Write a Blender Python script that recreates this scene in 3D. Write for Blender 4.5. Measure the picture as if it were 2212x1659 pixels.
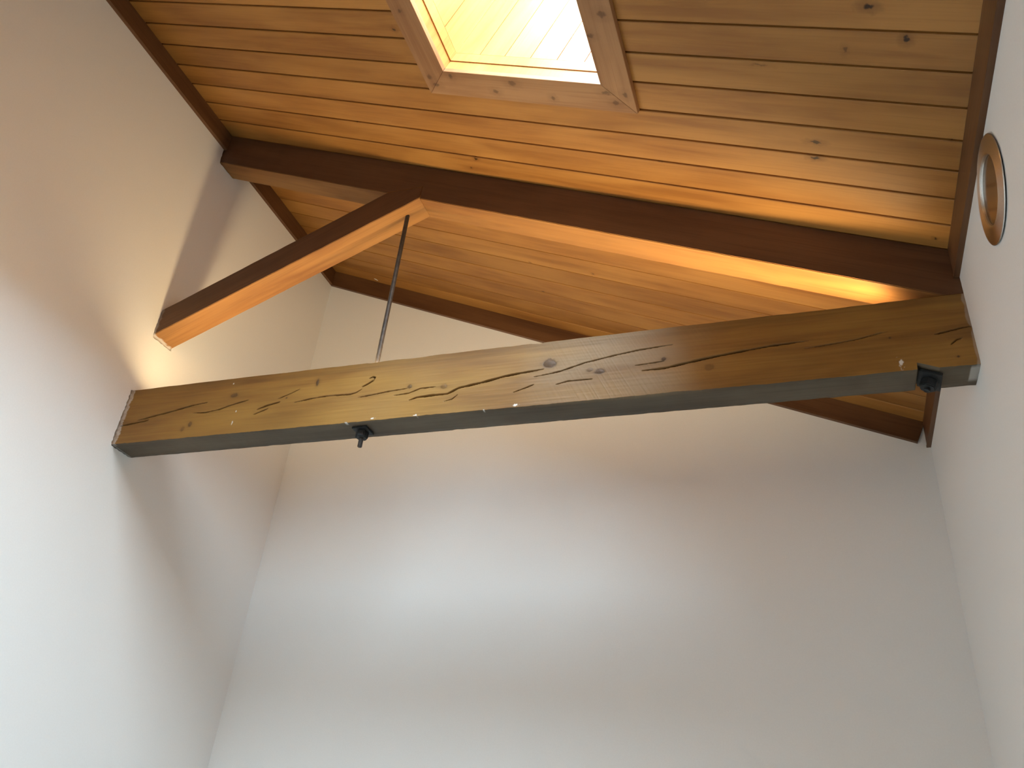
import bpy, bmesh, math, random
import numpy as np
from mathutils import Matrix, Vector, noise as mnoise

for o in list(bpy.data.objects):
    bpy.data.objects.remove(o, do_unlink=True)
scene = bpy.context.scene
C = scene.collection
random.seed(7)
rng = np.random.default_rng(11)

# ------------------------------------------------------------------ dimensions (metres)
W = 3.7                      # width between the left and the right wall
SL = 0.43966                 # ceiling slope, falls to the right
AL = math.atan(SL)
CA = math.cos(AL)
YT, YB = -1.3235, -1.1859    # front and back face of the truss timbers
ZB, ZT = 3.2927, 3.5954      # tie beam bottom and top
RB0, RT0 = 5.1970, 5.4257    # rafter bottom / ceiling plane height at x = 0
TRIM0 = 5.2955               # lower edge of the trim at x = 0
YF = -6.2                    # wall behind the camera
BW = 0.1338                  # cover width of a ceiling board
OU0, OU1, OV0, OV1 = 1.980, 2.747, -4.60, -1.982    # skylight opening in ceiling coordinates
SH = 0.85                    # height of the skylight shaft

# ------------------------------------------------------------------ camera
cam_data = bpy.data.cameras.new('camera')
cam = bpy.data.objects.new('camera', cam_data)
C.objects.link(cam)
R = ((0.9444249, 0.3165339, 0.0887008), (-0.0964674, 0.5248193, -0.8457297), (-0.3142540, 0.7901715, 0.5261876))
cam.matrix_world = Matrix(((R[0][0], -R[1][0], -R[2][0], 3.0882),
                           (R[0][1], -R[1][1], -R[2][1], -4.0340),
                           (R[0][2], -R[1][2], -R[2][2], 1.6000),
                           (0, 0, 0, 1)))
cam_data.sensor_width = 36.0
cam_data.lens = 1813.82 / 2212 * 36.0
cam_data.clip_start = 0.05
scene.camera = cam

# ------------------------------------------------------------------ sky, daylight portal, exposure
world = bpy.data.worlds.new('sky')
scene.world = world
world.use_nodes = True
bg = world.node_tree.nodes['Background']
bg.inputs[0].default_value = (0.70, 0.87, 1.0, 1)
bg.inputs[1].default_value = 46.0
scene.view_settings.view_transform = 'Standard'
scene.view_settings.look = 'None'
scene.view_settings.gamma = 1.0
scene.view_settings.use_curve_mapping = False
scene.view_settings.exposure = 0.2
LED_POWER = 20.0
LED_COLOR = (1.0, 0.74, 0.40)

# ------------------------------------------------------------------ node helpers
def new_mat(name):
    m = bpy.data.materials.new(name)
    m.use_nodes = True
    nt = m.node_tree
    b = nt.nodes['Principled BSDF']
    return m, nt, b

def nd(nt, t, **kw):
    n = nt.nodes.new(t)
    for k, v in kw.items():
        setattr(n, k, v)
    return n

def math_n(nt, op, a, b=None, clamp=False):
    n = nd(nt, 'ShaderNodeMath', operation=op, use_clamp=clamp)
    for i, v in enumerate((a, b)):
        if v is None:
            continue
        if isinstance(v, (int, float)):
            n.inputs[i].default_value = v
        else:
            nt.links.new(v, n.inputs[i])
    return n.outputs[0]

def mixc(nt, fac, a, b, mode='MIX'):
    n = nd(nt, 'ShaderNodeMix', data_type='RGBA', blend_type=mode)
    if isinstance(fac, (int, float)):
        n.inputs[0].default_value = fac
    else:
        nt.links.new(fac, n.inputs[0])
    for i, v in ((6, a), (7, b)):
        if isinstance(v, tuple):
            n.inputs[i].default_value = v if len(v) == 4 else (*v, 1)
        else:
            nt.links.new(v, n.inputs[i])
    return n.outputs[2]

def ramp(nt, fac, lo, hi):
    n = nd(nt, 'ShaderNodeMapRange')
    n.interpolation_type = 'SMOOTHSTEP'
    nt.links.new(fac, n.inputs[0])
    n.inputs[1].default_value = lo
    n.inputs[2].default_value = hi
    return n.outputs[0]

def noise_n(nt, vec, scale, detail=4, rough=0.55, dist=0.0):
    n = nd(nt, 'ShaderNodeTexNoise')
    nt.links.new(vec, n.inputs['Vector'])
    n.inputs['Scale'].default_value = scale
    n.inputs['Detail'].default_value = detail
    n.inputs['Roughness'].default_value = rough
    n.inputs['Distortion'].default_value = dist
    return n.outputs[0]

def mapping(nt, vec, scale, loc=None):
    n = nd(nt, 'ShaderNodeMapping')
    nt.links.new(vec, n.inputs[0])
    n.inputs['Scale'].default_value = scale
    if loc is not None:
        nt.links.new(loc, n.inputs['Location'])
    return n.outputs[0]

def wood(name, light, mid, dark, axis='x', rough=0.45, knots=(), vary=0.22, spec=0.35, vcol=False, streak=0.5, bump=0.15):
    """procedural timber, grain along the given local axis; knots = (u, v, ru, rv, strength) in local x, y"""
    m, nt, b = new_mat(name)
    tc = nd(nt, 'ShaderNodeTexCoord')
    info = nd(nt, 'ShaderNodeObjectInfo')
    rnd = nd(nt, 'ShaderNodeCombineXYZ')
    r1 = math_n(nt, 'MULTIPLY', info.outputs['Random'], 37.0)
    r2 = math_n(nt, 'MULTIPLY', info.outputs['Random'], 91.0)
    for i, v in enumerate((r1, r2, r1)):
        nt.links.new(v, rnd.inputs[i])
    co = tc.outputs['Object']
    s = {'x': (1.0, 14.0, 14.0), 'y': (14.0, 1.0, 14.0), 'z': (14.0, 14.0, 1.0)}[axis]
    f = {'x': (2.2, 110.0, 110.0), 'y': (110.0, 2.2, 110.0), 'z': (110.0, 110.0, 2.2)}[axis]
    l = {'x': (0.9, 4.0, 4.0), 'y': (4.0, 0.9, 4.0), 'z': (4.0, 4.0, 0.9)}[axis]
    n1 = noise_n(nt, mapping(nt, co, s, rnd.outputs[0]), 1.6, 6, 0.62, 0.6)
    n2 = noise_n(nt, mapping(nt, co, f, rnd.outputs[0]), 1.0, 3, 0.6, 0.0)
    n3 = noise_n(nt, mapping(nt, co, l, rnd.outputs[0]), 1.3, 3, 0.5, 0.3)
    c = mixc(nt, ramp(nt, n1, 0.32, 0.66), dark, mid)
    c = mixc(nt, ramp(nt, n3, 0.38, 0.68), c, light)
    c = mixc(nt, math_n(nt, 'MULTIPLY', ramp(nt, n2, 0.45, 0.75), streak), c, dark)
    # tone differs from piece to piece
    hv = nd(nt, 'ShaderNodeHueSaturation')
    nt.links.new(c, hv.inputs['Color'])
    val = math_n(nt, 'ADD', math_n(nt, 'MULTIPLY', info.outputs['Random'], vary), 1.0 - vary * 0.5)
    nt.links.new(val, hv.inputs['Value'])
    c = hv.outputs[0]
    if knots:
        sep = nd(nt, 'ShaderNodeSeparateXYZ')
        # wobble the coordinate a little so that the knots are irregular
        wob = nd(nt, 'ShaderNodeTexNoise')
        nt.links.new(co, wob.inputs['Vector'])
        wob.inputs['Scale'].default_value = 60.0
        vs = nd(nt, 'ShaderNodeVectorMath', operation='SUBTRACT')
        nt.links.new(wob.outputs['Color'], vs.inputs[0])
        vs.inputs[1].default_value = (0.5, 0.5, 0.5)
        vm = nd(nt, 'ShaderNodeVectorMath', operation='SCALE')
        nt.links.new(vs.outputs[0], vm.inputs[0])
        vm.inputs['Scale'].default_value = 0.022
        va = nd(nt, 'ShaderNodeVectorMath', operation='ADD')
        nt.links.new(co, va.inputs[0])
        nt.links.new(vm.outputs[0], va.inputs[1])
        nt.links.new(va.outputs[0], sep.inputs[0])
        core = None
        halo = None
        for (ku, kv, ru, rv, st) in knots:
            dx = math_n(nt, 'MULTIPLY', math_n(nt, 'SUBTRACT', sep.outputs[0], ku), 1.0 / ru)
            dy = math_n(nt, 'MULTIPLY', math_n(nt, 'SUBTRACT', sep.outputs[1], kv), 1.0 / rv)
            d2 = math_n(nt, 'ADD', math_n(nt, 'MULTIPLY', dx, dx), math_n(nt, 'MULTIPLY', dy, dy))
            a = math_n(nt, 'MULTIPLY', math_n(nt, 'SUBTRACT', 1.3, d2, True), st)
            h = math_n(nt, 'MULTIPLY', math_n(nt, 'SUBTRACT', 1.0, math_n(nt, 'MULTIPLY', d2, 0.10), True), st * 0.55)
            core = a if core is None else math_n(nt, 'MAXIMUM', core, a)
            halo = h if halo is None else math_n(nt, 'MAXIMUM', halo, h)
        c = mixc(nt, halo, c, tuple(x * 0.62 for x in dark[:3]))
        c = mixc(nt, core, c, tuple(x * 0.16 for x in dark[:3]))
    if vcol:
        at = nd(nt, 'ShaderNodeAttribute', attribute_name='wear_and_shade')
        sp = nd(nt, 'ShaderNodeSeparateColor')
        nt.links.new(at.outputs['Color'], sp.inputs[0])
        c = mixc(nt, sp.outputs[1], c, (0.31, 0.215, 0.120, 1))           # weathered grey
        c = mixc(nt, sp.outputs[0], c, (0.055, 0.026, 0.012, 1))        # knots, old stain and the shade painted into the cracks
        c = mixc(nt, sp.outputs[2], c, (0.74, 0.70, 0.64, 1))           # plaster and paint marks
    nt.links.new(c, b.inputs['Base Color'])
    b.inputs['Roughness'].default_value = rough
    b.inputs['Specular IOR Level'].default_value = spec
    bp = nd(nt, 'ShaderNodeBump')
    bp.inputs['Strength'].default_value = bump
    bp.inputs['Distance'].default_value = 0.002
    nt.links.new(n2, bp.inputs['Height'])
    nt.links.new(bp.outputs[0], b.inputs['Normal'])
    return m

def plain(name, col, rough=0.6, metal=0.0, bump=0.0, bscale=80, vary=0.0, spec=0.5):
    m, nt, b = new_mat(name)
    tc = nd(nt, 'ShaderNodeTexCoord')
    n = noise_n(nt, tc.outputs['Object'], bscale, 5, 0.6)
    c = mixc(nt, ramp(nt, n, 0.3, 0.7), tuple(x * (1 - vary) for x in col), tuple(min(1, x * (1 + vary)) for x in col))
    nt.links.new(c, b.inputs['Base Color'])
    b.inputs['Roughness'].default_value = rough
    b.inputs['Metallic'].default_value = metal
    b.inputs['Specular IOR Level'].default_value = spec
    if bump:
        bp = nd(nt, 'ShaderNodeBump')
        bp.inputs['Strength'].default_value = bump
        bp.inputs['Distance'].default_value = 0.002
        nt.links.new(n, bp.inputs['Height'])
        nt.links.new(bp.outputs[0], b.inputs['Normal'])
    return m

# knots on the ceiling boards and the skylight casing (u along the slope, v along the room; radii in mm)
CK = [(3.722, -2.335, 16, 10, 1), (3.834, -2.229, 10, 12, 1), (3.656, -2.18, 6, 11, .5), (3.553, -1.783, 19, 6, .9),
      (3.551, -1.705, 16, 6, 1), (1.906, -1.439, 10, 6, 1), (1.848, -1.37, 4, 3, .9), (2.91, -1.587, 5, 3, .9),
      (2.347, -0.678, 6, 5, .8), (1.937, -0.393, 5, 4, .8), (1.942, -0.66, 5, 3, .8), (1.79, -2.165, 9, 7, .9),
      (1.21, -1.585, 10, 5, .45), (2.823, -0.925, 5, 4, .7), (3.978, -1.372, 5, 4, .9), (3.991, -1.854, 6, 3, .8), (3.375, -2.103, 30, 5, .4)]
CK = [(a, b, c / 1000, d / 1000, e) for a, b, c, d, e in CK]
SK = [(1.89, -2.275), (1.876, -1.945), (1.896, -1.903), (2.0, -1.959), (2.214, -1.897), (2.316, -1.949), (2.495, -1.891),
      (2.784, -1.896), (2.751, -1.943), (2.833, -1.94), (2.752, -2.202), (2.824, -2.293)]
SK = [(a + 0.01, b, 0.011 + 0.004 * (i % 3), 0.010 + 0.003 * (i % 2), 0.5) for i, (a, b) in enumerate(SK)]

M = {}
M['wall'] = plain('painted_plaster', (0.88, 0.872, 0.845), 0.75, bump=0.05, bscale=140, vary=0.012, spec=0.25)
M['floor'] = plain('floor_timber', (0.72, 0.70, 0.66), 0.5, vary=0.10, bscale=6)
M['roof'] = plain('roof_deck', (0.16, 0.10, 0.06), 0.8, vary=0.1)
M['board'] = wood('ceiling_board_timber', (0.42, 0.198, 0.049), (0.355, 0.155, 0.035), (0.25, 0.100, 0.022), knots=CK, vary=0.26, rough=0.42, streak=0.3)
M['casing'] = wood('skylight_casing_timber', (0.40, 0.215, 0.098), (0.33, 0.162, 0.068), (0.25, 0.112, 0.045), knots=SK, vary=0.1, rough=0.5)
M['casing_y'] = wood('skylight_casing_side_timber', (0.40, 0.215, 0.098), (0.33, 0.162, 0.068), (0.25, 0.112, 0.045), axis='y', knots=SK, vary=0.1, rough=0.5)
M['shaft'] = wood('skylight_lining_timber', (0.53, 0.27, 0.078), (0.46, 0.215, 0.056), (0.36, 0.155, 0.038), axis='z', vary=0.12)
M['trim'] = wood('stained_trim_timber', (0.17, 0.078, 0.032), (0.13, 0.056, 0.022), (0.085, 0.034, 0.014), vary=0.1, rough=0.42)
M['trim_y'] = wood('stained_trim_timber_long', (0.17, 0.078, 0.032), (0.13, 0.056, 0.022), (0.085, 0.034, 0.014), axis='y', vary=0.1, rough=0.42)
M['rafter'] = wood('rafter_timber', (0.40, 0.187, 0.050), (0.34, 0.149, 0.038), (0.245, 0.098, 0.025), vary=0.0, rough=0.5, vcol=True)
M['rafter_side'] = wood('rafter_darker_side', (0.140, 0.062, 0.027), (0.115, 0.049, 0.021), (0.080, 0.033, 0.014), vary=0.0, rough=0.5, vcol=True)
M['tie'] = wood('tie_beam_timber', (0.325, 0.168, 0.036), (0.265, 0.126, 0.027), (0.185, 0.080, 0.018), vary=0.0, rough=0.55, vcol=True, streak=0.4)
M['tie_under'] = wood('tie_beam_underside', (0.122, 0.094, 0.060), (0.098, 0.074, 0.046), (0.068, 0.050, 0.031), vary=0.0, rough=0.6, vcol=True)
M['iron'] = plain('black_iron', (0.022, 0.023, 0.024), 0.55, 0.3, bump=0.3, bscale=120, vary=0.2)
M['rod'] = plain('rusty_iron_rod', (0.042, 0.033, 0.027), 0.6, 0.15, bump=0.3, bscale=60, vary=0.35)
M['steel'] = plain('brushed_metal', (0.70, 0.69, 0.66), 0.36, 1.0, bump=0.02, bscale=200, vary=0.05)
_nt = M['steel'].node_tree
_tg = nd(_nt, 'ShaderNodeTangent', direction_type='RADIAL', axis='Z')
_nt.links.new(_tg.outputs[0], _nt.nodes['Principled BSDF'].inputs['Tangent'])
_nt.nodes['Principled BSDF'].inputs['Anisotropic'].default_value = 0.85
_nt.nodes['Principled BSDF'].inputs['Anisotropic Rotation'].default_value = 0.25
M['dish'] = plain('bronze_glass_lens', (0.16, 0.10, 0.055), 0.12, 0.6, vary=0.05)
M['seal'] = plain('dark_seal', (0.02, 0.018, 0.016), 0.7)
M['alu'] = plain('aluminium_channel', (0.6, 0.6, 0.6), 0.4, 1.0)
M['frame'] = plain('white_window_frame', (0.75, 0.75, 0.74), 0.4)
g, nt, b = new_mat('clear_glass')
nt.nodes.remove(b)
tr = nd(nt, 'ShaderNodeBsdfTransparent')
gl = nd(nt, 'ShaderNodeBsdfGlossy')
gl.inputs['Roughness'].default_value = 0.02
fr = nd(nt, 'ShaderNodeFresnel')
mx = nd(nt, 'ShaderNodeMixShader')
ge = nd(nt, 'ShaderNodeNewGeometry')
nt.links.new(math_n(nt, 'MULTIPLY', fr.outputs[0], math_n(nt, 'SUBTRACT', 1.0, ge.outputs['Backfacing'])), mx.inputs[0])
nt.links.new(tr.outputs[0], mx.inputs[1])
nt.links.new(gl.outputs[0], mx.inputs[2])
nt.links.new(mx.outputs[0], nt.nodes['Material Output'].inputs[0])
M['glass'] = g
g, nt, b = new_mat('led_diffuser')
b.inputs['Base Color'].default_value = (0.9, 0.85, 0.75, 1)
b.inputs['Emission Color'].default_value = (*LED_COLOR, 1)
b.inputs['Emission Strength'].default_value = 3.0
M['led'] = g

# ------------------------------------------------------------------ mesh helpers
def link(name, me, mats, parent=None, smooth=False):
    o = bpy.data.objects.new(name, me)
    C.objects.link(o)
    for m in (mats if isinstance(mats, (list, tuple)) else [mats]):
        if m.name not in [x.name for x in me.materials if x]:
            me.materials.append(m)
    if parent:
        o.parent = parent
    if smooth:
        for p in me.polygons:
            p.use_smooth = True
    return o

def from_bm(name, bm, mats, parent=None, smooth=False):
    bmesh.ops.recalc_face_normals(bm, faces=bm.faces)
    me = bpy.data.meshes.new(name)
    bm.to_mesh(me)
    bm.free()
    return link(name, me, mats, parent, smooth)

def add_box(bm, x0, x1, y0, y1, z0, z1):
    vs = [bm.verts.new(p) for p in ((x0, y0, z0), (x1, y0, z0), (x1, y1, z0), (x0, y1, z0), (x0, y0, z1), (x1, y0, z1), (x1, y1, z1), (x0, y1, z1))]
    for f in ((0, 3, 2, 1), (4, 5, 6, 7), (0, 1, 5, 4), (1, 2, 6, 5), (2, 3, 7, 6), (3, 0, 4, 7)):
        bm.faces.new([vs[i] for i in f])
    return vs

def add_prism(bm, pts, axis, a0, a1):
    """extrude a polygon; axis 'y': pts are (x,z); axis 'x': pts are (y,z); axis 'z': pts are (x,y)"""
    def p3(p, a):
        return {'y': (p[0], a, p[1]), 'x': (a, p[0], p[1]), 'z': (p[0], p[1], a)}[axis]
    A = [bm.verts.new(p3(p, a0)) for p in pts]
    B = [bm.verts.new(p3(p, a1)) for p in pts]
    n = len(pts)
    bm.faces.new(A)
    bm.faces.new(B[::-1])
    for i in range(n):
        bm.faces.new((A[i], B[i], B[(i + 1) % n], A[(i + 1) % n]))

def bevel_all(bm, w, seg=1):
    bmesh.ops.bevel(bm, geom=list(bm.edges), offset=w, segments=seg, affect='EDGES', clamp_overlap=True)

def add_lathe(bm, prof, seg, mat):
    """prof: list of (r, h) around local +Z, transformed by mat"""
    rings = []
    for r, h in prof:
        if r < 1e-6:
            rings.append([bm.verts.new(mat @ Vector((0, 0, h)))])
        else:
            rings.append([bm.verts.new(mat @ Vector((r * math.cos(2 * math.pi * i / seg), r * math.sin(2 * math.pi * i / seg), h))) for i in range(seg)])
    for a, b_ in zip(rings, rings[1:]):
        for i in range(seg):
            j = (i + 1) % seg
            if len(a) == 1 and len(b_) > 1:
                bm.faces.new((a[0], b_[i], b_[j]))
            elif len(b_) == 1 and len(a) > 1:
                bm.faces.new((a[i], a[j], b_[0]))
            elif len(a) > 1:
                bm.faces.new((a[i], a[j], b_[j], b_[i]))

def empty(name, loc=(0, 0, 0), rot=(0, 0, 0), parent=None):
    o = bpy.data.objects.new(name, None)
    C.objects.link(o)
    o.location = loc
    o.rotation_euler = rot
    o.empty_display_size = 0.1
    if parent:
        o.parent = parent
    return o

def tag(o, label, cat, group=None):
    o['label'] = label
    o['category'] = cat
    if group:
        o['group'] = group
    return o

def struct(o, label=None, cat=None):
    o['kind'] = 'structure'
    if label:
        o['label'] = label
    if cat:
        o['category'] = cat
    return o

def ragged(y0, y1, z0, z1, lo, hi, step=0.012):
    """ragged outline just outside a rectangle, as left by cutting plaster around a timber"""
    pts = []
    def seg(a, b_, nrm):
        n = max(2, int(math.hypot(b_[0] - a[0], b_[1] - a[1]) / step))
        for i in range(n):
            t = i / n
            d = random.uniform(lo, hi)
            pts.append((a[0] + (b_[0] - a[0]) * t + nrm[0] * d, a[1] + (b_[1] - a[1]) * t + nrm[1] * d))
    seg((y0, z0), (y1, z0), (0, -1))
    seg((y1, z0), (y1, z1), (1, 0))
    seg((y1, z1), (y0, z1), (0, 1))
    seg((y0, z1), (y0, z0), (-1, 0))
    return pts

def wall_with_holes(name, x_face, x_mid, x_back, outer, holes, mat):
    """slab in the y-z plane; the holes go from the face to x_mid, a closed back continues to x_back"""
    bm = bmesh.new()
    edges = []
    for loop in [outer] + holes:
        vs = [bm.verts.new((x_face, p[0], p[1])) for p in loop]
        edges += [bm.edges.new((vs[i], vs[(i + 1) % len(vs)])) for i in range(len(vs))]
    bmesh.ops.triangle_fill(bm, edges=edges, use_beauty=True, use_dissolve=False)
    faces = list(bm.faces)
    res = bmesh.ops.extrude_face_region(bm, geom=faces)
    vs = [g_ for g_ in res['geom'] if isinstance(g_, bmesh.types.BMVert)]
    bmesh.ops.translate(bm, verts=vs, vec=(x_mid - x_face, 0, 0))
    ys = [p[0] for p in outer]
    zs = [p[1] for p in outer]
    add_box(bm, min(x_mid, x_back), max(x_mid, x_back), min(ys), max(ys), min(zs), max(zs))
    return from_bm(name, bm, mat)

def ceil_z(x):
    return RT0 - SL * x

# ------------------------------------------------------------------ room shell
bm = bmesh.new()
add_box(bm, -0.2, W + 0.2, YF - 0.2, 0.2, -0.15, 0.0)
struct(from_bm('floor', bm, M['floor']), 'plain timber floor of the white room', 'floor')

E0, E1 = 0.003, 0.009
TOP_L, TOP_R = RT0 + 0.06, ceil_z(W) + 0.06
struct(wall_with_holes('wall_left', 0.0, -0.07, -0.13,
       [(YF, 0.0), (0.0, 0.0), (0.0, TOP_L), (YF, TOP_L)],
       [ragged(YT, YB, ZB, ZT, E0, E1), ragged(YT, YB, 3.9367 - 0.01, 4.0970, 0.002, 0.008), ragged(YT, YB, RB0, RT0 - 0.002, E0, E1)],
       M['wall']), 'off-white plastered wall at the high side of the sloping ceiling', 'wall')
struct(wall_with_holes('wall_right', W, W + 0.07, W + 0.13,
       [(YF, 0.0), (0.0, 0.0), (0.0, TOP_R), (YF, TOP_R)],
       [ragged(YT, YB, ZB, ceil_z(W) - 0.002, 0.0008, 0.003)],
       M['wall']), 'off-white plastered wall at the low side of the sloping ceiling', 'wall')
for nm, y0, y1, lb in (('wall_back', 0.0, 0.13, 'off-white plastered gable wall behind the timber truss'),
                       ('wall_front', YF - 0.13, YF, 'off-white plastered wall opposite the gable wall')):
    bm = bmesh.new()
    add_prism(bm, [(-0.13, 0.0), (W + 0.13, 0.0), (W + 0.13, ceil_z(W + 0.13) + 0.06), (-0.13, ceil_z(-0.13) + 0.06)], 'y', y0, y1)
    struct(from_bm(nm, bm, M['wall']), lb, 'wall')

# ceiling: a roof deck with a hole for the skylight, boards under it (local u = x along the slope, v = y, w = z up)
U1 = W / CA
bm = bmesh.new()
DT0, DT1 = 0.014, 0.16
for u0, u1, v0, v1 in ((-0.12, OU0 - 0.03, YF - 0.1, 0.1), (OU1 + 0.03, U1 + 0.12, YF - 0.1, 0.1),
                       (OU0 - 0.03, OU1 + 0.03, OV1 + 0.03, 0.1), (OU0 - 0.03, OU1 + 0.03, YF - 0.1, OV0 - 0.03)):
    add_box(bm, u0, u1, v0, v1, DT0, DT1)
ceiling = from_bm('ceiling', bm, M['roof'])
ceiling.location = (0, 0, RT0)
ceiling.rotation_euler = (0, AL, 0)
struct(ceiling, 'sloping ceiling lined with orange-brown varnished timber boards', 'ceiling')

def ceiling_board(u0, u1, v0, v1, gap, tilt):
    """shiplap board: flat face, small chamfers, a recessed lip that runs under the next board"""
    bm = bmesh.new()
    c = 0.0022
    prof = [(v0 + gap / 2, 0.0135), (v0 + gap / 2, c), (v0 + gap / 2 + c, 0.0 + tilt), (v1 - gap / 2 - c, 0.0), (v1 - gap / 2, c),
            (v1 - gap / 2, 0.0105), (v1 + gap / 2 - 0.0006, 0.0105), (v1 + gap / 2 - 0.0006, 0.0135)]
    add_prism(bm, prof, 'x', u0, u1)
    return from_bm('ceiling_board', bm, M['board'], ceiling)

V_FIRST = -1.828 * W / 3.0          # one joint known from the place; the others follow at the cover width
k_lo = int(math.floor((YF - V_FIRST) / BW)) - 1
k_hi = int(math.ceil((0.0 - V_FIRST) / BW)) + 1
for k in range(k_lo, k_hi):
    v0 = V_FIRST + k * BW
    v1 = v0 + BW
    v0c, v1c = max(v0, YF), min(v1, -0.002)
    if v1c - v0c < 0.02:
        continue
    gap = 0.0090 if v1 < YB else 0.0060
    tilt = random.uniform(0, 0.0012)
    if v1c > OV0 and v0c < OV1:
        ceiling_board(0.002, OU0 - 0.02, v0c, v1c, gap, tilt)
        ceiling_board(OU1 + 0.02, U1 - 0.002, v0c, v1c, gap, tilt)
        if v1c > OV1 + 0.02:
            ceiling_board(OU0 - 0.02, OU1 + 0.02, OV1 + 0.02, v1c, gap, tilt)
        if v0c < OV0 - 0.02:
            ceiling_board(OU0 - 0.02, OU1 + 0.02, v0c, OV0 - 0.02, gap, tilt)
    else:
        ceiling_board(0.002, U1 - 0.002, v0c, v1c, gap, tilt)

bm = bmesh.new()
add_prism(bm, [(0.416, -0.052), (0.423, -0.046), (0.442, -0.038), (0.446, -0.043), (0.435, -0.051), (0.422, -0.056)], 'z', -0.0012, 0.0)
fl = from_bm('paint_fleck', bm, M['wall'], ceiling)

# trims in the corner between walls and ceiling
DROP = RT0 - TRIM0
TT = 0.017
def trim_along_y(name, x0, x1, zt, zb, y0, y1, lip):
    bm = bmesh.new()
    s = 1 if x1 > x0 else -1
    prof = [(x0, zt), (x1, zt - SL * (x1 - x0)), (x1, zb + 0.012), (x1 + s * lip, zb + 0.010), (x1 + s * lip, zb), (x0, zb)]
    add_prism(bm, prof, 'y', y0, y1)
    return struct(from_bm(name, bm, M['trim_y']))
t_ = trim_along_y('trim_1', 0.0, TT, RT0 - 0.001, TRIM0, YF, YT - 0.001, 0.003)
t_['label'] = 'dark trim on the high wall in front of the rafter'; t_['category'] = 'trim'
t_ = trim_along_y('trim_2', 0.0, TT, RT0 - 0.001, TRIM0, YB + 0.001, 0.0, 0.003)
t_['label'] = 'dark trim on the high wall behind the rafter'; t_['category'] = 'trim'
t_ = trim_along_y('trim_3', W, W - TT, ceil_z(W) - 0.001, ceil_z(W) - DROP, YF, YT - 0.001, 0.003)
t_['label'] = 'dark trim on the low wall in front of the rafter'; t_['category'] = 'trim'
t_ = trim_along_y('trim_4', W, W - TT, ceil_z(W) - 0.001, ceil_z(W) - DROP, YB + 0.001, 0.0, 0.003)
t_['label'] = 'dark trim on the low wall behind the rafter'; t_['category'] = 'trim'
bm = bmesh.new()
dl = DROP * CA
u_a, u_b = TT / CA, (W - TT) / CA
prof = [(0.0, 0.0 - 0.001), (-TT, -0.001), (-TT, -dl + 0.012), (-TT - 0.004, -dl + 0.010), (-TT - 0.004, -dl), (0.0, -dl)]
add_prism(bm, prof, 'x', 0.0 + 0.01, U1 - 0.01)
tb = from_bm('trim_5', bm, M['trim'])
tb.location = (0, 0, RT0)
tb.rotation_euler = (0, AL, 0)
struct(tb, 'dark sloping trim along the top of the gable wall', 'trim')

# ------------------------------------------------------------------ skylight
sky = empty('window_1', (0, 0, RT0), (0, AL, 0))
struct(sky, 'timber cased skylight opening in the boarded ceiling', 'skylight')
CWD, CTH = 0.131, 0.022
def mitred(name, pts, mat):
    bm = bmesh.new()
    add_prism(bm, pts, 'z', -CTH, -0.0005)
    bevel_all(bm, 0.0012)
    return from_bm(name, bm, mat, sky)
g_ = 0.0006
a0, a1, b0, b1 = OU0, OU1, OV0, OV1
mitred('casing_board', [(a0 + g_, b1), (a1 - g_, b1), (a1 + CWD - g_, b1 + CWD), (a0 - CWD + g_, b1 + CWD)], M['casing'])
mitred('casing_board', [(a0 + g_, b0), (a1 - g_, b0), (a1 + CWD - g_, b0 - CWD), (a0 - CWD + g_, b0 - CWD)], M['casing'])
mitred('casing_board', [(a0, b0 + g_), (a0, b1 - g_), (a0 - CWD, b1 + CWD - g_), (a0 - CWD, b0 - CWD + g_)], M['casing_y'])
mitred('casing_board', [(a1, b0 + g_), (a1, b1 - g_), (a1 + CWD, b1 + CWD - g_), (a1 + CWD, b0 - CWD + g_)], M['casing_y'])
# two stepped jamb strips, then upright lining boards on each side of the shaft
def liner(name, inset, w0, w1, th, mat):
    for (u0, u1, v0, v1) in ((a0 + inset - th, a0 + inset, b0 + inset, b1 - inset), (a1 - inset, a1 - inset + th, b0 + inset, b1 - inset),
                             (a0 + inset - th, a1 - inset + th, b1 - inset, b1 - inset + th), (a0 + inset - th, a1 - inset + th, b0 + inset - th, b0 + inset)):
        bm = bmesh.new()
        add_box(bm, u0, u1, v0, v1, w0, w1)
        bevel_all(bm, 0.0012)
        from_bm(name, bm, mat, sky)
liner('jamb_strip', -0.003, -0.0005, 0.045, 0.024, M['shaft'])
liner('inner_jamb_strip', 0.001, 0.046, 0.095, 0.028, M['shaft'])
def shaft_side(along, fixed, lo, hi, out):
    n = max(2, round((hi - lo) / 0.13))
    for i in range(n):
        p0 = lo + (hi - lo) * i / n + 0.0016
        p1 = lo + (hi - lo) * (i + 1) / n - 0.0016
        bm = bmesh.new()
        f0, f1 = sorted((fixed, fixed + out * 0.02))
        if along == 'v':
            add_box(bm, f0, f1, p0, p1, 0.096, SH)
        else:
            add_box(bm, p0, p1, f0, f1, 0.096, SH)
        from_bm('lining_board', bm, M['shaft'], sky)
shaft_side('v', a0, b0, b1, -1)
shaft_side('v', a1, b0, b1, 1)
shaft_side('u', b1, a0, a1, 1)
shaft_side('u', b0, a0, a1, -1)
for (u, v) in ((a0, b1), (a1, b1), (a0, b0), (a1, b0)):
    bm = bmesh.new()
    su = 1 if u == a0 else -1
    sv = -1 if v == b1 else 1
    for vt in add_box(bm, *sorted((u, u + su * 0.014)), *sorted((v, v + sv * 0.014)), 0.094, SH - 0.001)[:4]:
        vt.co.x = u + (vt.co.x - u) * 0.1        # the foot of the batten is scribed to the jamb
        vt.co.y = v + (vt.co.y - v) * 0.1
    from_bm('corner_batten', bm, M['shaft'], sky)
bm = bmesh.new()                       # outer kerb that keeps the shaft dark from outside
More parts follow.
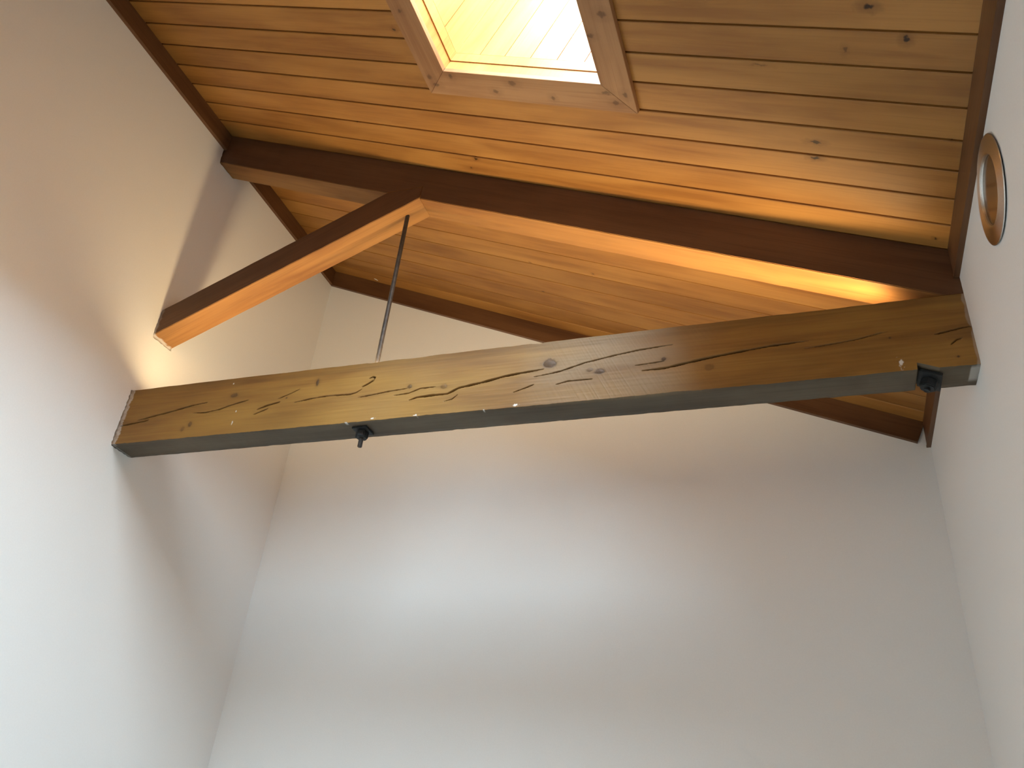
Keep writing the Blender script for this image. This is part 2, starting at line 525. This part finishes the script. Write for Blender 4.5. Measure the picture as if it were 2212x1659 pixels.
for bx in ((a0 - 0.10, a0 - 0.021, b0 - 0.10, b1 + 0.10), (a1 + 0.021, a1 + 0.10, b0 - 0.10, b1 + 0.10),
           (a0 - 0.021, a1 + 0.021, b1 + 0.021, b1 + 0.10), (a0 - 0.021, a1 + 0.021, b0 - 0.10, b0 - 0.021)):
    add_box(bm, *bx, DT0 + 0.005, SH)
from_bm('kerb', bm, M['roof'], sky)
bm = bmesh.new()
for bx in ((a0 - 0.10, a0 + 0.02, b0 - 0.10, b1 + 0.10), (a1 - 0.02, a1 + 0.10, b0 - 0.10, b1 + 0.10),
           (a0 + 0.02, a1 - 0.02, b1 - 0.02, b1 + 0.10), (a0 + 0.02, a1 - 0.02, b0 - 0.10, b0 + 0.02)):
    add_box(bm, *bx, SH, SH + 0.045)
from_bm('window_frame', bm, M['frame'], sky)
bm = bmesh.new()
add_box(bm, a0 + 0.02, a1 - 0.02, b0 + 0.02, b1 - 0.02, SH + 0.02, SH + 0.026)
from_bm('window_pane', bm, M['glass'], sky)
# portal: guides the sky's light through the skylight, gives no light of its own
pl = bpy.data.lights.new('sky_portal', 'AREA')
pl.shape = 'RECTANGLE'
pl.size = a1 - a0 - 0.04
pl.size_y = b1 - b0 - 0.04
pl.cycles.is_portal = True
po = bpy.data.objects.new('sky_portal', pl)
C.objects.link(po)
po.parent = sky
po.location = ((a0 + a1) / 2, (b0 + b1) / 2, SH + 0.05)

# ------------------------------------------------------------------ tie beam
CRACKS = [
    ([(0.002, 0.1), (0.072, 0.108), (0.147, 0.114), (0.172, 0.12)], 2.6),
    ([(0.102, 0.122), (0.193, 0.139), (0.258, 0.149), (0.309, 0.157), (0.404, 0.176), (0.488, 0.183)], 2.6),
    ([(0.419, 0.133), (0.487, 0.128), (0.569, 0.137), (0.617, 0.151), (0.665, 0.162), (0.72, 0.172)], 2.0),
    ([(0.781, 0.115), (0.832, 0.132), (0.897, 0.144)], 2.6),
    ([(0.77, 0.089), (0.809, 0.103), (0.843, 0.115)], 1.8),
    ([(0.88, 0.161), (0.948, 0.185), (0.986, 0.202)], 1.5),
    ([(0.974, 0.133), (1.05, 0.143), (1.138, 0.149), (1.255, 0.145), (1.283, 0.151), (1.308, 0.166)], 1.9),
    ([(1.294, 0.124), (1.362, 0.13), (1.439, 0.139), (1.533, 0.144)], 1.5),
    ([(1.472, 0.115), (1.543, 0.119), (1.595, 0.137), (1.666, 0.137)], 1.5),
    ([(1.549, 0.083), (1.586, 0.094), (1.666, 0.097), (1.725, 0.096), (1.74, 0.103), (1.775, 0.12), (1.873, 0.134), (1.975, 0.154), (2.041, 0.161), (2.141, 0.169)], 3.2),
    ([(2.103, 0.136), (2.167, 0.143), (2.216, 0.151), (2.313, 0.179), (2.433, 0.199), (2.527, 0.211), (2.665, 0.22)], 1.9),
    ([(2.018, 0.07), (2.057, 0.082), (2.106, 0.099)], 1.5),
    ([(2.197, 0.088), (2.245, 0.099), (2.347, 0.098)], 1.7),
    ([(2.545, 0.112), (2.636, 0.114), (2.72, 0.128), (2.803, 0.141), (2.939, 0.156), (3.045, 0.166), (3.16, 0.17)], 3.0),
    ([(3.147, 0.137), (3.274, 0.148), (3.326, 0.154), (3.401, 0.169), (3.431, 0.174)], 1.6),
    ([(2.516, 0.139), (2.63, 0.146)], 1.3),
    ([(3.581, 0.139), (3.627, 0.148), (3.669, 0.156), (3.703, 0.159)], 2.0),
    ([(3.623, 0.089), (3.644, 0.108), (3.665, 0.113)], 1.5),
    ([(1.715, 0.06), (1.751, 0.068), (1.774, 0.088)], 1.2),
    ([(1.306, 0.178), (1.332, 0.19), (1.358, 0.206), (1.362, 0.221), (1.351, 0.225), (1.335, 0.218)], 2.4),
]
TKNOTS = [(0.632, 0.207, 16, 9, 0.7), (1.071, 0.227, 6, 14, 0.8), (0.392, 0.05, 8, 11, 0.4), (0.427, 0.072, 8, 10, 0.7), (0.926, 0.162, 4, 4, 0.7),
          (1.543, 0.153, 8, 8, 0.7), (1.704, 0.135, 13, 10, 0.5), (2.164, 0.192, 24, 18, 0.85), (2.63, 0.156, 8, 7, 0.8), (2.375, 0.129, 16, 10, 0.8),
          (2.336, 0.141, 12, 8, 0.5), (2.801, 0.097, 14, 11, 0.4), (3.436, 0.145, 3, 3, 0.9), (3.638, 0.038, 3, 3, 0.9)]
CHIPS = [(3.457, 0.035, 8, 15), (1.391, 0.010, 8, 5), (1.595, 0.005, 9, 4), (2.034, 0.010, 11, 5), (1.899, 0.001, 4, 3), (0.607, 0.274, 4, 3),
         (0.666, 0.056, 2.5, 12), (0.669, 0.117, 2.5, 6), (1.266, 0.001, 4, 3)]

def value_noise(x, z, sx, sz, seed):
    """smooth lattice noise in numpy, -1..1"""
    r = np.random.default_rng(seed)
    T = r.uniform(-1, 1, (256, 256))
    a, b_ = x * sx, z * sz
    i, j = np.floor(a).astype(int), np.floor(b_).astype(int)
    fx, fz = a - i, b_ - j
    fx, fz = fx * fx * (3 - 2 * fx), fz * fz * (3 - 2 * fz)
    g00 = T[i % 256, j % 256]; g10 = T[(i + 1) % 256, j % 256]
    g01 = T[i % 256, (j + 1) % 256]; g11 = T[(i + 1) % 256, (j + 1) % 256]
    return (g00 * (1 - fx) + g10 * fx) * (1 - fz) + (g01 * (1 - fx) + g11 * fx) * fz

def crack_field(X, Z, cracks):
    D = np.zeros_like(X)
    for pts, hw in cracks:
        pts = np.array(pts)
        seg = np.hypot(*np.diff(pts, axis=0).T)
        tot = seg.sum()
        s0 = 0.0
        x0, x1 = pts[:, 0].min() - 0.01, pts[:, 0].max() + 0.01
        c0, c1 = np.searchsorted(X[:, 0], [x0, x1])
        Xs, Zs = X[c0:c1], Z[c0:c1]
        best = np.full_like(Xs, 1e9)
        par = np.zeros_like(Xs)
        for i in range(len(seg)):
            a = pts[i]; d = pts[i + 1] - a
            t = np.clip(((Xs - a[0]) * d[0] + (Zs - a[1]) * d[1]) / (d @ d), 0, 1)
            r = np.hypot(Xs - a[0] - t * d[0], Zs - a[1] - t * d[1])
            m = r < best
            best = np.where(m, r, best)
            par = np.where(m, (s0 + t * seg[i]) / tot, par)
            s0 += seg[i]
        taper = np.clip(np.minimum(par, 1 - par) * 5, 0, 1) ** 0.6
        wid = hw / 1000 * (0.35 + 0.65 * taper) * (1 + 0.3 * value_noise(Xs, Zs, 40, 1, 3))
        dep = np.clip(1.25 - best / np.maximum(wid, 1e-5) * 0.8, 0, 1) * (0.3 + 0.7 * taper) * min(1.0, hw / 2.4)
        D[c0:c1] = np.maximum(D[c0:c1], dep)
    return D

def build_tie():
    x0, x1 = -0.055, W + 0.055
    nx, nz = 1750, 150
    H, T = ZT - ZB, YB - YT
    xs = np.linspace(x0, x1, nx + 1)
    NX0, NX1 = 2.842 * W / 3, 2.898 * W / 3          # notch for the heel bolt, its roof parallel to the rafter
    notch = np.where((xs >= NX0) & (xs <= NX1), np.clip((NX1 - xs) * SL, 0, None), 0.0)
    edge = 0.0012 * value_noise(xs, xs * 0, 25, 1, 5) + 0.0007 * value_noise(xs, xs * 0, 90, 1, 6)
    chip = np.clip(value_noise(xs, xs * 0, 14, 1, 9) - 0.62, 0, 1) * 0.010
    zbot = notch + edge * (notch == 0) + chip * (notch == 0)
    ztop = H + 0.0010 * value_noise(xs, xs * 0, 18, 1, 7) - np.clip(value_noise(xs, xs * 0, 9, 1, 13) - 0.7, 0, 1) * 0.012
    f = np.linspace(0, 1, nz + 1)
    X = np.repeat(xs[:, None], nz + 1, 1)
    Z = zbot[:, None] + (ztop - zbot)[:, None] * f[None, :]
    D = crack_field(X, Z, CRACKS)
    dark = np.zeros_like(X)
    pale = np.zeros_like(X)
    white = np.zeros_like(X)
    Y = 0.030 * D
    Y += 0.0011 * value_noise(X, Z, 3, 14, 21) + 0.0004 * value_noise(X, Z, 9, 130, 22)
    dark = np.maximum(dark, np.clip(D * 1.2, 0, 0.92))  # shade inside the cracks, painted into the colour by crack depth
    for ku, kz, rx, rz, st in TKNOTS:
        q = ((X - ku) / (rx / 1000)) ** 2 + ((Z - kz) / (rz / 1000)) ** 2
        q = q * (1 + 0.35 * value_noise(X, Z, 120, 120, int(ku * 97) % 50))
        core = np.exp(-q * 1.1)
        ring = np.exp(-((np.sqrt(q) - 1.0) / 0.28) ** 2)
        halo = np.exp(-((X - ku) / (rx / 1000) / 2.6) ** 2 - ((Z - kz) / (rz / 1000) / 1.8) ** 2)
        dark = np.maximum(dark, st * np.clip(0.85 * core + 0.45 * ring + 0.34 * halo, 0, 1))
        Y += -0.0016 * core + 0.0012 * ring * st
    # old weathering in the middle third with slanting saw marks
    m = np.exp(-((X - 2.42) / 0.36) ** 4)
    pn = 0.5 + 0.5 * value_noise(X, Z, 5, 16, 31)
    pale = np.clip(m * (0.35 + 0.55 * pn) - 0.02, 0, 0.8)
    pale = np.maximum(pale, np.clip(0.16 * np.exp(-((X - 1.75) / 0.55) ** 4) * (0.3 + pn), 0, 0.2))
    lean = X + 0.55 * Z
    saw = np.clip(np.abs(((lean * 21.0 + 0.15 * value_noise(X, Z, 4, 4, 41)) % 1.0) - 0.5) * 2 - 0.93, 0, 1) / 0.07
    gate = np.clip(value_noise(X, Z, 7, 9, 43) + 0.25, 0, 1)
    sm = np.exp(-((X - 2.50) / 0.30) ** 4) * gate
    Y += -0.0011 * saw * sm + 0.0003 * value_noise(X + 0.55 * Z, Z, 160, 3, 44) * np.exp(-((X - 2.48) / 0.36) ** 4)
    pale = np.maximum(pale, np.clip(saw * sm * 0.9, 0, 0.85))
    pale *= (1 - np.clip(D * 1.5, 0, 1))
    low = np.clip(1 - Z / 0.055, 0, 1) * np.exp(-((X - 2.2) / 0.55) ** 4)
    kerf = np.clip(np.abs(((X + 0.12 * Z) * 62.0 % 1.0) - 0.5) * 2 - 0.75, 0, 1) / 0.25
    kg = np.clip(value_noise(X, Z, 14, 3, 47) + 0.1, 0, 1)
    Y += 0.0006 * kerf * low * kg
    dark = np.maximum(dark, 0.45 * kerf * low * kg)
    # slightly darker band along the upper edge, old finish
    band = np.clip((Z - (H - 0.045 + 0.01 * value_noise(X, Z, 2, 1, 51))) / 0.012, 0, 1) * (0.24 + 0.1 * value_noise(X, Z, 6, 20, 52))
    dark = np.maximum(dark, np.clip(band, 0, 1))
    bl = np.clip(value_noise(X, Z, 2.2, 7, 53), 0, 1) * 0.22
    dark = np.maximum(dark, bl)
    for cu, cz, rx, rz in CHIPS:
        q = ((X - cu) / (rx * 0.75 / 1000)) ** 2 + ((Z - cz) / (rz * 0.75 / 1000)) ** 2
        q = q * (1 + 0.9 * value_noise(X, Z, 200, 200, 61))
        white = np.maximum(white, np.clip(1.6 - q, 0, 1) * 0.95)
    # plaster smeared on the ends next to the walls
    wl = 0.024 + 0.006 * value_noise(X * 0, Z, 1, 40, 71) + 0.003 * value_noise(X * 0, Z, 1, 160, 72)
    white = np.maximum(white, np.clip((wl - X) / 0.004, 0, 1) * (0.42 + 0.15 * value_noise(X, Z, 90, 90, 73)))
    wr = W - 0.008 - 0.006 * value_noise(X * 0, Z, 1, 40, 74)
    white = np.maximum(white, np.clip((X - wr) / 0.004, 0, 1) * 0.22)
    white[D > 0.3] *= 0.2
    # loops of vertices: front rows bottom to top, then top back, then bottom rows back to front
    nb = 6
    loops = nz + 1 + 1 + nb
    P = np.zeros((nx + 1, loops, 3))
    A = np.zeros((nx + 1, loops, 4)); A[..., 3] = 1
    P[:, :nz + 1, 0] = X; P[:, :nz + 1, 1] = Y; P[:, :nz + 1, 2] = Z
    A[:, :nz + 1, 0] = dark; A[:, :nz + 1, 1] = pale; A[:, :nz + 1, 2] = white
    P[:, nz + 1] = np.c_[xs, np.full(nx + 1, T), ztop]
    be = T + 0.0012 * value_noise(xs, xs * 0, 22, 1, 81) - np.clip(value_noise(xs, xs * 0, 11, 1, 83) - 0.7, 0, 1) * 0.012
    for i in range(nb):
        t = i / nb
        yy = be * (1 - t) + Y[:, 0] * t
        P[:, nz + 2 + i] = np.c_[xs, yy, notch + 0.0005 * value_noise(xs, xs * 0 + i, 40, 1, 85)]
        A[:, nz + 2 + i, 0] = np.clip(value_noise(xs, xs * 0 + i * 0.4, 10, 1, 87), 0, 1) * 0.25
        rr = np.clip((xs - (W - 0.03)) / 0.004, 0, 1) * 0.45
        A[:, nz + 2 + i, 2] = np.maximum(rr * (1 if 1 < i < 6 else 0), np.clip((0.008 - xs) / 0.004, 0, 1) * 0.4)
    ii, jj = np.meshgrid(np.arange(nx), np.arange(loops), indexing='ij')
    a = ii * loops + jj
    b_ = ii * loops + (jj + 1) % loops
    quads = np.stack([a, a + loops, b_ + loops, b_], -1).reshape(-1, 4)
    me = bpy.data.meshes.new('tie_beam')
    me.vertices.add(P.shape[0] * loops)
    me.vertices.foreach_set('co', P.reshape(-1).astype(np.float32))
    n = len(quads)
    me.loops.add(n * 4)
    me.loops.foreach_set('vertex_index', quads.reshape(-1).astype(np.int32))
    me.polygons.add(n)
    me.polygons.foreach_set('loop_start', (np.arange(n) * 4).astype(np.int32))
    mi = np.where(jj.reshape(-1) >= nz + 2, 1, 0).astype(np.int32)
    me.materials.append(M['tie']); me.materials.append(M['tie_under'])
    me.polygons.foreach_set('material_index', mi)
    me.update(calc_edges=True)
    ca = me.color_attributes.new('wear_and_shade', 'FLOAT_COLOR', 'POINT')
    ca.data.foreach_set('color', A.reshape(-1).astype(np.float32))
    o = bpy.data.objects.new('tie_beam', me)
    C.objects.link(o)
    o.location = (0, YT, ZB)
    return o
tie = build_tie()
tag(tie, 'thick horizontal timber tie beam with long drying cracks, knots and bolts below', 'beam')

# ------------------------------------------------------------------ rafter and strut
def timber(name, pts, y0, y1, origin, ang, mat, wear_and_shade=None, seg=0.02, end_smear=None):
    """polygon in world x-z, extruded along y, built in a local frame with x along the grain"""
    ca_, sa_ = math.cos(ang), math.sin(ang)
    loc = [((x - origin[0]) * ca_ + (z - origin[1]) * sa_, -(x - origin[0]) * sa_ + (z - origin[1]) * ca_) for x, z in pts]
    bm = bmesh.new()
    add_prism(bm, loc, 'y', 0.0, y1 - y0)
    bmesh.ops.recalc_face_normals(bm, faces=bm.faces)
    es = [e for e in bm.edges if abs(e.verts[0].co.y - e.verts[1].co.y) < 1e-6 and (e.verts[0].co - e.verts[1].co).length > 0.3]
    bmesh.ops.bevel(bm, geom=es, offset=0.0025, segments=2, affect='EDGES')
    # cut into short lengths so that the arrises can wander a little
    L = max(v.co.x for v in bm.verts)
    x = seg
    while x < L:
        bmesh.ops.bisect_plane(bm, geom=list(bm.verts) + list(bm.edges) + list(bm.faces), plane_co=(x, 0, 0), plane_no=(1, 0, 0))
        x += seg
    for x in ([0.058 + 0.004 * i for i in range(8)] if end_smear else []):
        bmesh.ops.bisect_plane(bm, geom=list(bm.verts) + list(bm.edges) + list(bm.faces), plane_co=(x, 0, 0), plane_no=(1, 0, 0))
    for i in range(1, 8):
        bmesh.ops.bisect_plane(bm, geom=list(bm.verts) + list(bm.edges) + list(bm.faces), plane_co=(0, (y1 - y0) * i / 8, 0), plane_no=(0, 1, 0))
        bmesh.ops.bisect_plane(bm, geom=list(bm.verts) + list(bm.edges) + list(bm.faces), plane_co=(0, 0, 0.21 * i / 10), plane_no=(0, 0, 1))
    for v in bm.verts:
        k = mnoise.noise(Vector((v.co.x * 14, v.co.y * 9, v.co.z * 9))) * 0.0011
        v.co.y += k * (1 if v.co.y > 0.05 else 1)
        v.co.z += mnoise.noise(Vector((v.co.x * 11 + 7, v.co.y * 9, v.co.z * 9))) * 0.0011
    lay = bm.verts.layers.float_color.new('wear_and_shade')
    for v in bm.verts:
        w = 0.0
        if end_smear:
            lim = end_smear + 0.013 + 0.012 * mnoise.noise(Vector((3.1, v.co.y * 45, v.co.z * 45)))
            w = 0.75 * max(0.0, min(1.0, (lim + v.co.z * 0.45 - v.co.x) / 0.004))
        d = max(0.0, mnoise.noise(Vector((v.co.x * 3, v.co.y * 30, v.co.z * 30)))) * 0.3
        v[lay] = (d, 0.0, w, 1.0)
    bmesh.ops.recalc_face_normals(bm, faces=bm.faces)
    for f in bm.faces:                       # sides get a much darker tone, the underside is bare varnished timber
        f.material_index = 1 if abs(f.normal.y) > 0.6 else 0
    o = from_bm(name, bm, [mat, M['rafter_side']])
    o.location = (origin[0], y0, origin[1])
    o.rotation_euler = (0, -ang, 0)
    return o

def rb(x):
    return RB0 - SL * x
XR = (RB0 - ZT) / SL                       # where the rafter's underside meets the tie beam
J = 0.0026
rafter_pts = [(-0.055, rb(-0.055)), (1.2099 - J, rb(1.2099 - J)), (1.2085, 4.6675 + J), (1.4085 + J, 4.6594 + J), (1.4060 + J, rb(1.406)),
              (XR - 0.002, ZT + 0.0015), (W + 0.055, ZT + 0.0015), (W + 0.055, ceil_z(W + 0.055) - 0.001), (-0.055, ceil_z(-0.055) - 0.001)]
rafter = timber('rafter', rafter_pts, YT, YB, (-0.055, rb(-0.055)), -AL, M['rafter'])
tag(rafter, 'dark brown sloping rafter fixed under the boarded ceiling', 'beam')
BE = math.atan((4.5842 - 3.9367) / 1.4047)
sb = lambda x: 3.9367 + (4.5842 - 3.9367) / 1.4047 * x
stp = lambda x: 4.0970 + (4.6668 - 4.0970) / 1.2099 * x
strut_pts = [(-0.055, sb(-0.055)), (1.4047, 4.5842), (1.4085, 4.6582), (1.2099, 4.6660), (-0.055, stp(-0.055))]
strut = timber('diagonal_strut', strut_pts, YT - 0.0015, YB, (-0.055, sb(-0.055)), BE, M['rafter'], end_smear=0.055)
tag(strut, 'diagonal timber strut rising from the high wall into the rafter', 'beam')

# ------------------------------------------------------------------ iron rod with plate and nut, heel bolt
YM = (YT + YB) / 2
XROD = 1.3135
def hexa(r):
    return [(r * math.cos(math.pi / 3 * i + 0.3), r * math.sin(math.pi / 3 * i + 0.3)) for i in range(6)]
rod = empty('tie_rod', (XROD, YM, ZB))
tag(rod, 'thin dark iron rod hanging from the strut down through the tie beam', 'rod')
bm = bmesh.new()
zs = [-0.085, -0.083, -0.02, 0.1, 0.33, 0.36, 0.7, 1.0, sb(XROD) - ZB + 0.02]
rs = [0.0085, 0.0100, 0.0100, 0.0100, 0.0112, 0.0105, 0.0105, 0.0108, 0.0108]
add_lathe(bm, [(0, zs[0])] + list(zip(rs, zs)), 20, Matrix.Identity(4))
from_bm('rod_shaft', bm, M['rod'], rod, True)
bm = bmesh.new()
add_prism(bm, [(-0.036, -0.036), (0.036, -0.038), (0.037, 0.036), (-0.035, 0.037)], 'z', -0.0105, -0.001)
bevel_all(bm, 0.0015, 2)
from_bm('washer_plate', bm, M['iron'], rod)
bm = bmesh.new()
add_prism(bm, hexa(0.029), 'z', -0.042, -0.011)
bevel_all(bm, 0.003, 2)
from_bm('nut', bm, M['iron'], rod)

hb = empty('heel_bolt', (2.8805 * W / 3, YM + 0.006, ZB + 0.006), (0, AL, 0))
tag(hb, 'black iron heel bolt with square plate in a notch under the tie beam', 'bolt')
bm = bmesh.new()
add_prism(bm, [(-0.042, -0.050), (0.036, -0.052), (0.037, 0.058), (-0.041, 0.057)], 'z', -0.010, 0.0)
bevel_all(bm, 0.0015, 2)
from_bm('washer_plate', bm, M['iron'], hb)
bm = bmesh.new()
add_prism(bm, hexa(0.030), 'z', -0.044, -0.011)
bevel_all(bm, 0.003, 2)
from_bm('nut', bm, M['iron'], hb)
bm = bmesh.new()
add_lathe(bm, [(0, -0.055), (0.010, -0.055), (0.0115, -0.053), (0.0115, -0.040), (0, -0.040)], 18, Matrix.Identity(4))
from_bm('bolt_end', bm, M['iron'], hb)

# ------------------------------------------------------------------ LED strip lying on the tie beam
YL = -1.036 * W / 3
led = empty('led_strip', (0, YL, ZT))
tag(led, 'warm white strip light lying on top of the tie beam', 'lamp')
LX0, LX1 = 0.15, 3.42
bm = bmesh.new()
add_prism(bm, [(-0.011, 0.0015), (0.011, 0.0015), (0.011, 0.0085), (0.0095, 0.0085), (0.0095, 0.0030), (-0.0095, 0.0030), (-0.0095, 0.0085), (-0.011, 0.0085)], 'x', LX0, LX1)
from_bm('channel', bm, M['alu'], led)
bm = bmesh.new()
add_box(bm, LX0 + 0.002, LX1 - 0.002, -0.0085, 0.0085, 0.0032, 0.0055)
from_bm('diffuser', bm, M['led'], led)
ll = bpy.data.lights.new('led_light', 'AREA')
ll.shape = 'RECTANGLE'
ll.size = LX1 - LX0 - 0.01
ll.size_y = 0.014
ll.energy = LED_POWER
ll.color = LED_COLOR
ll.spread = math.radians(168)
lo = bpy.data.objects.new('led_light', ll)
C.objects.link(lo)
lo.parent = led
lo.location = ((LX0 + LX1) / 2, 0, 0.0070)
lo.rotation_euler = (math.pi - math.radians(16), 0, 0)      # the strip is tilted a little to the gable wall

# ------------------------------------------------------------------ round metal fitting on the right wall
fx = empty('round_wall_fitting', (W, -1.575 * W / 3, 3.19 * W / 3 - 0.433), (0, -math.pi / 2, 0))
tag(fx, 'round brushed metal fitting with a dark glass centre on the low wall beside the trim', 'wall light')
I4 = Matrix.Identity(4)
bm = bmesh.new()
add_lathe(bm, [(0.146, 0.0), (0.154, 0.0), (0.154, 0.004), (0.146, 0.004)], 96, I4)
from_bm('gasket', bm, M['seal'], fx, False)
bm = bmesh.new()
add_lathe(bm, [(0.161, 0.004), (0.163, 0.0055), (0.161, 0.0075), (0.112, 0.0115), (0.108, 0.0115), (0.104, 0.008), (0.102, 0.004), (0.102, 0.002)], 128, I4)
from_bm('bezel', bm, M['steel'], fx, False)
bm = bmesh.new()
add_lathe(bm, [(0.103, 0.0030), (0.090, 0.0028), (0.05, 0.0022), (0.0, 0.0020)], 96, I4)
from_bm('lens', bm, M['dish'], fx, True)
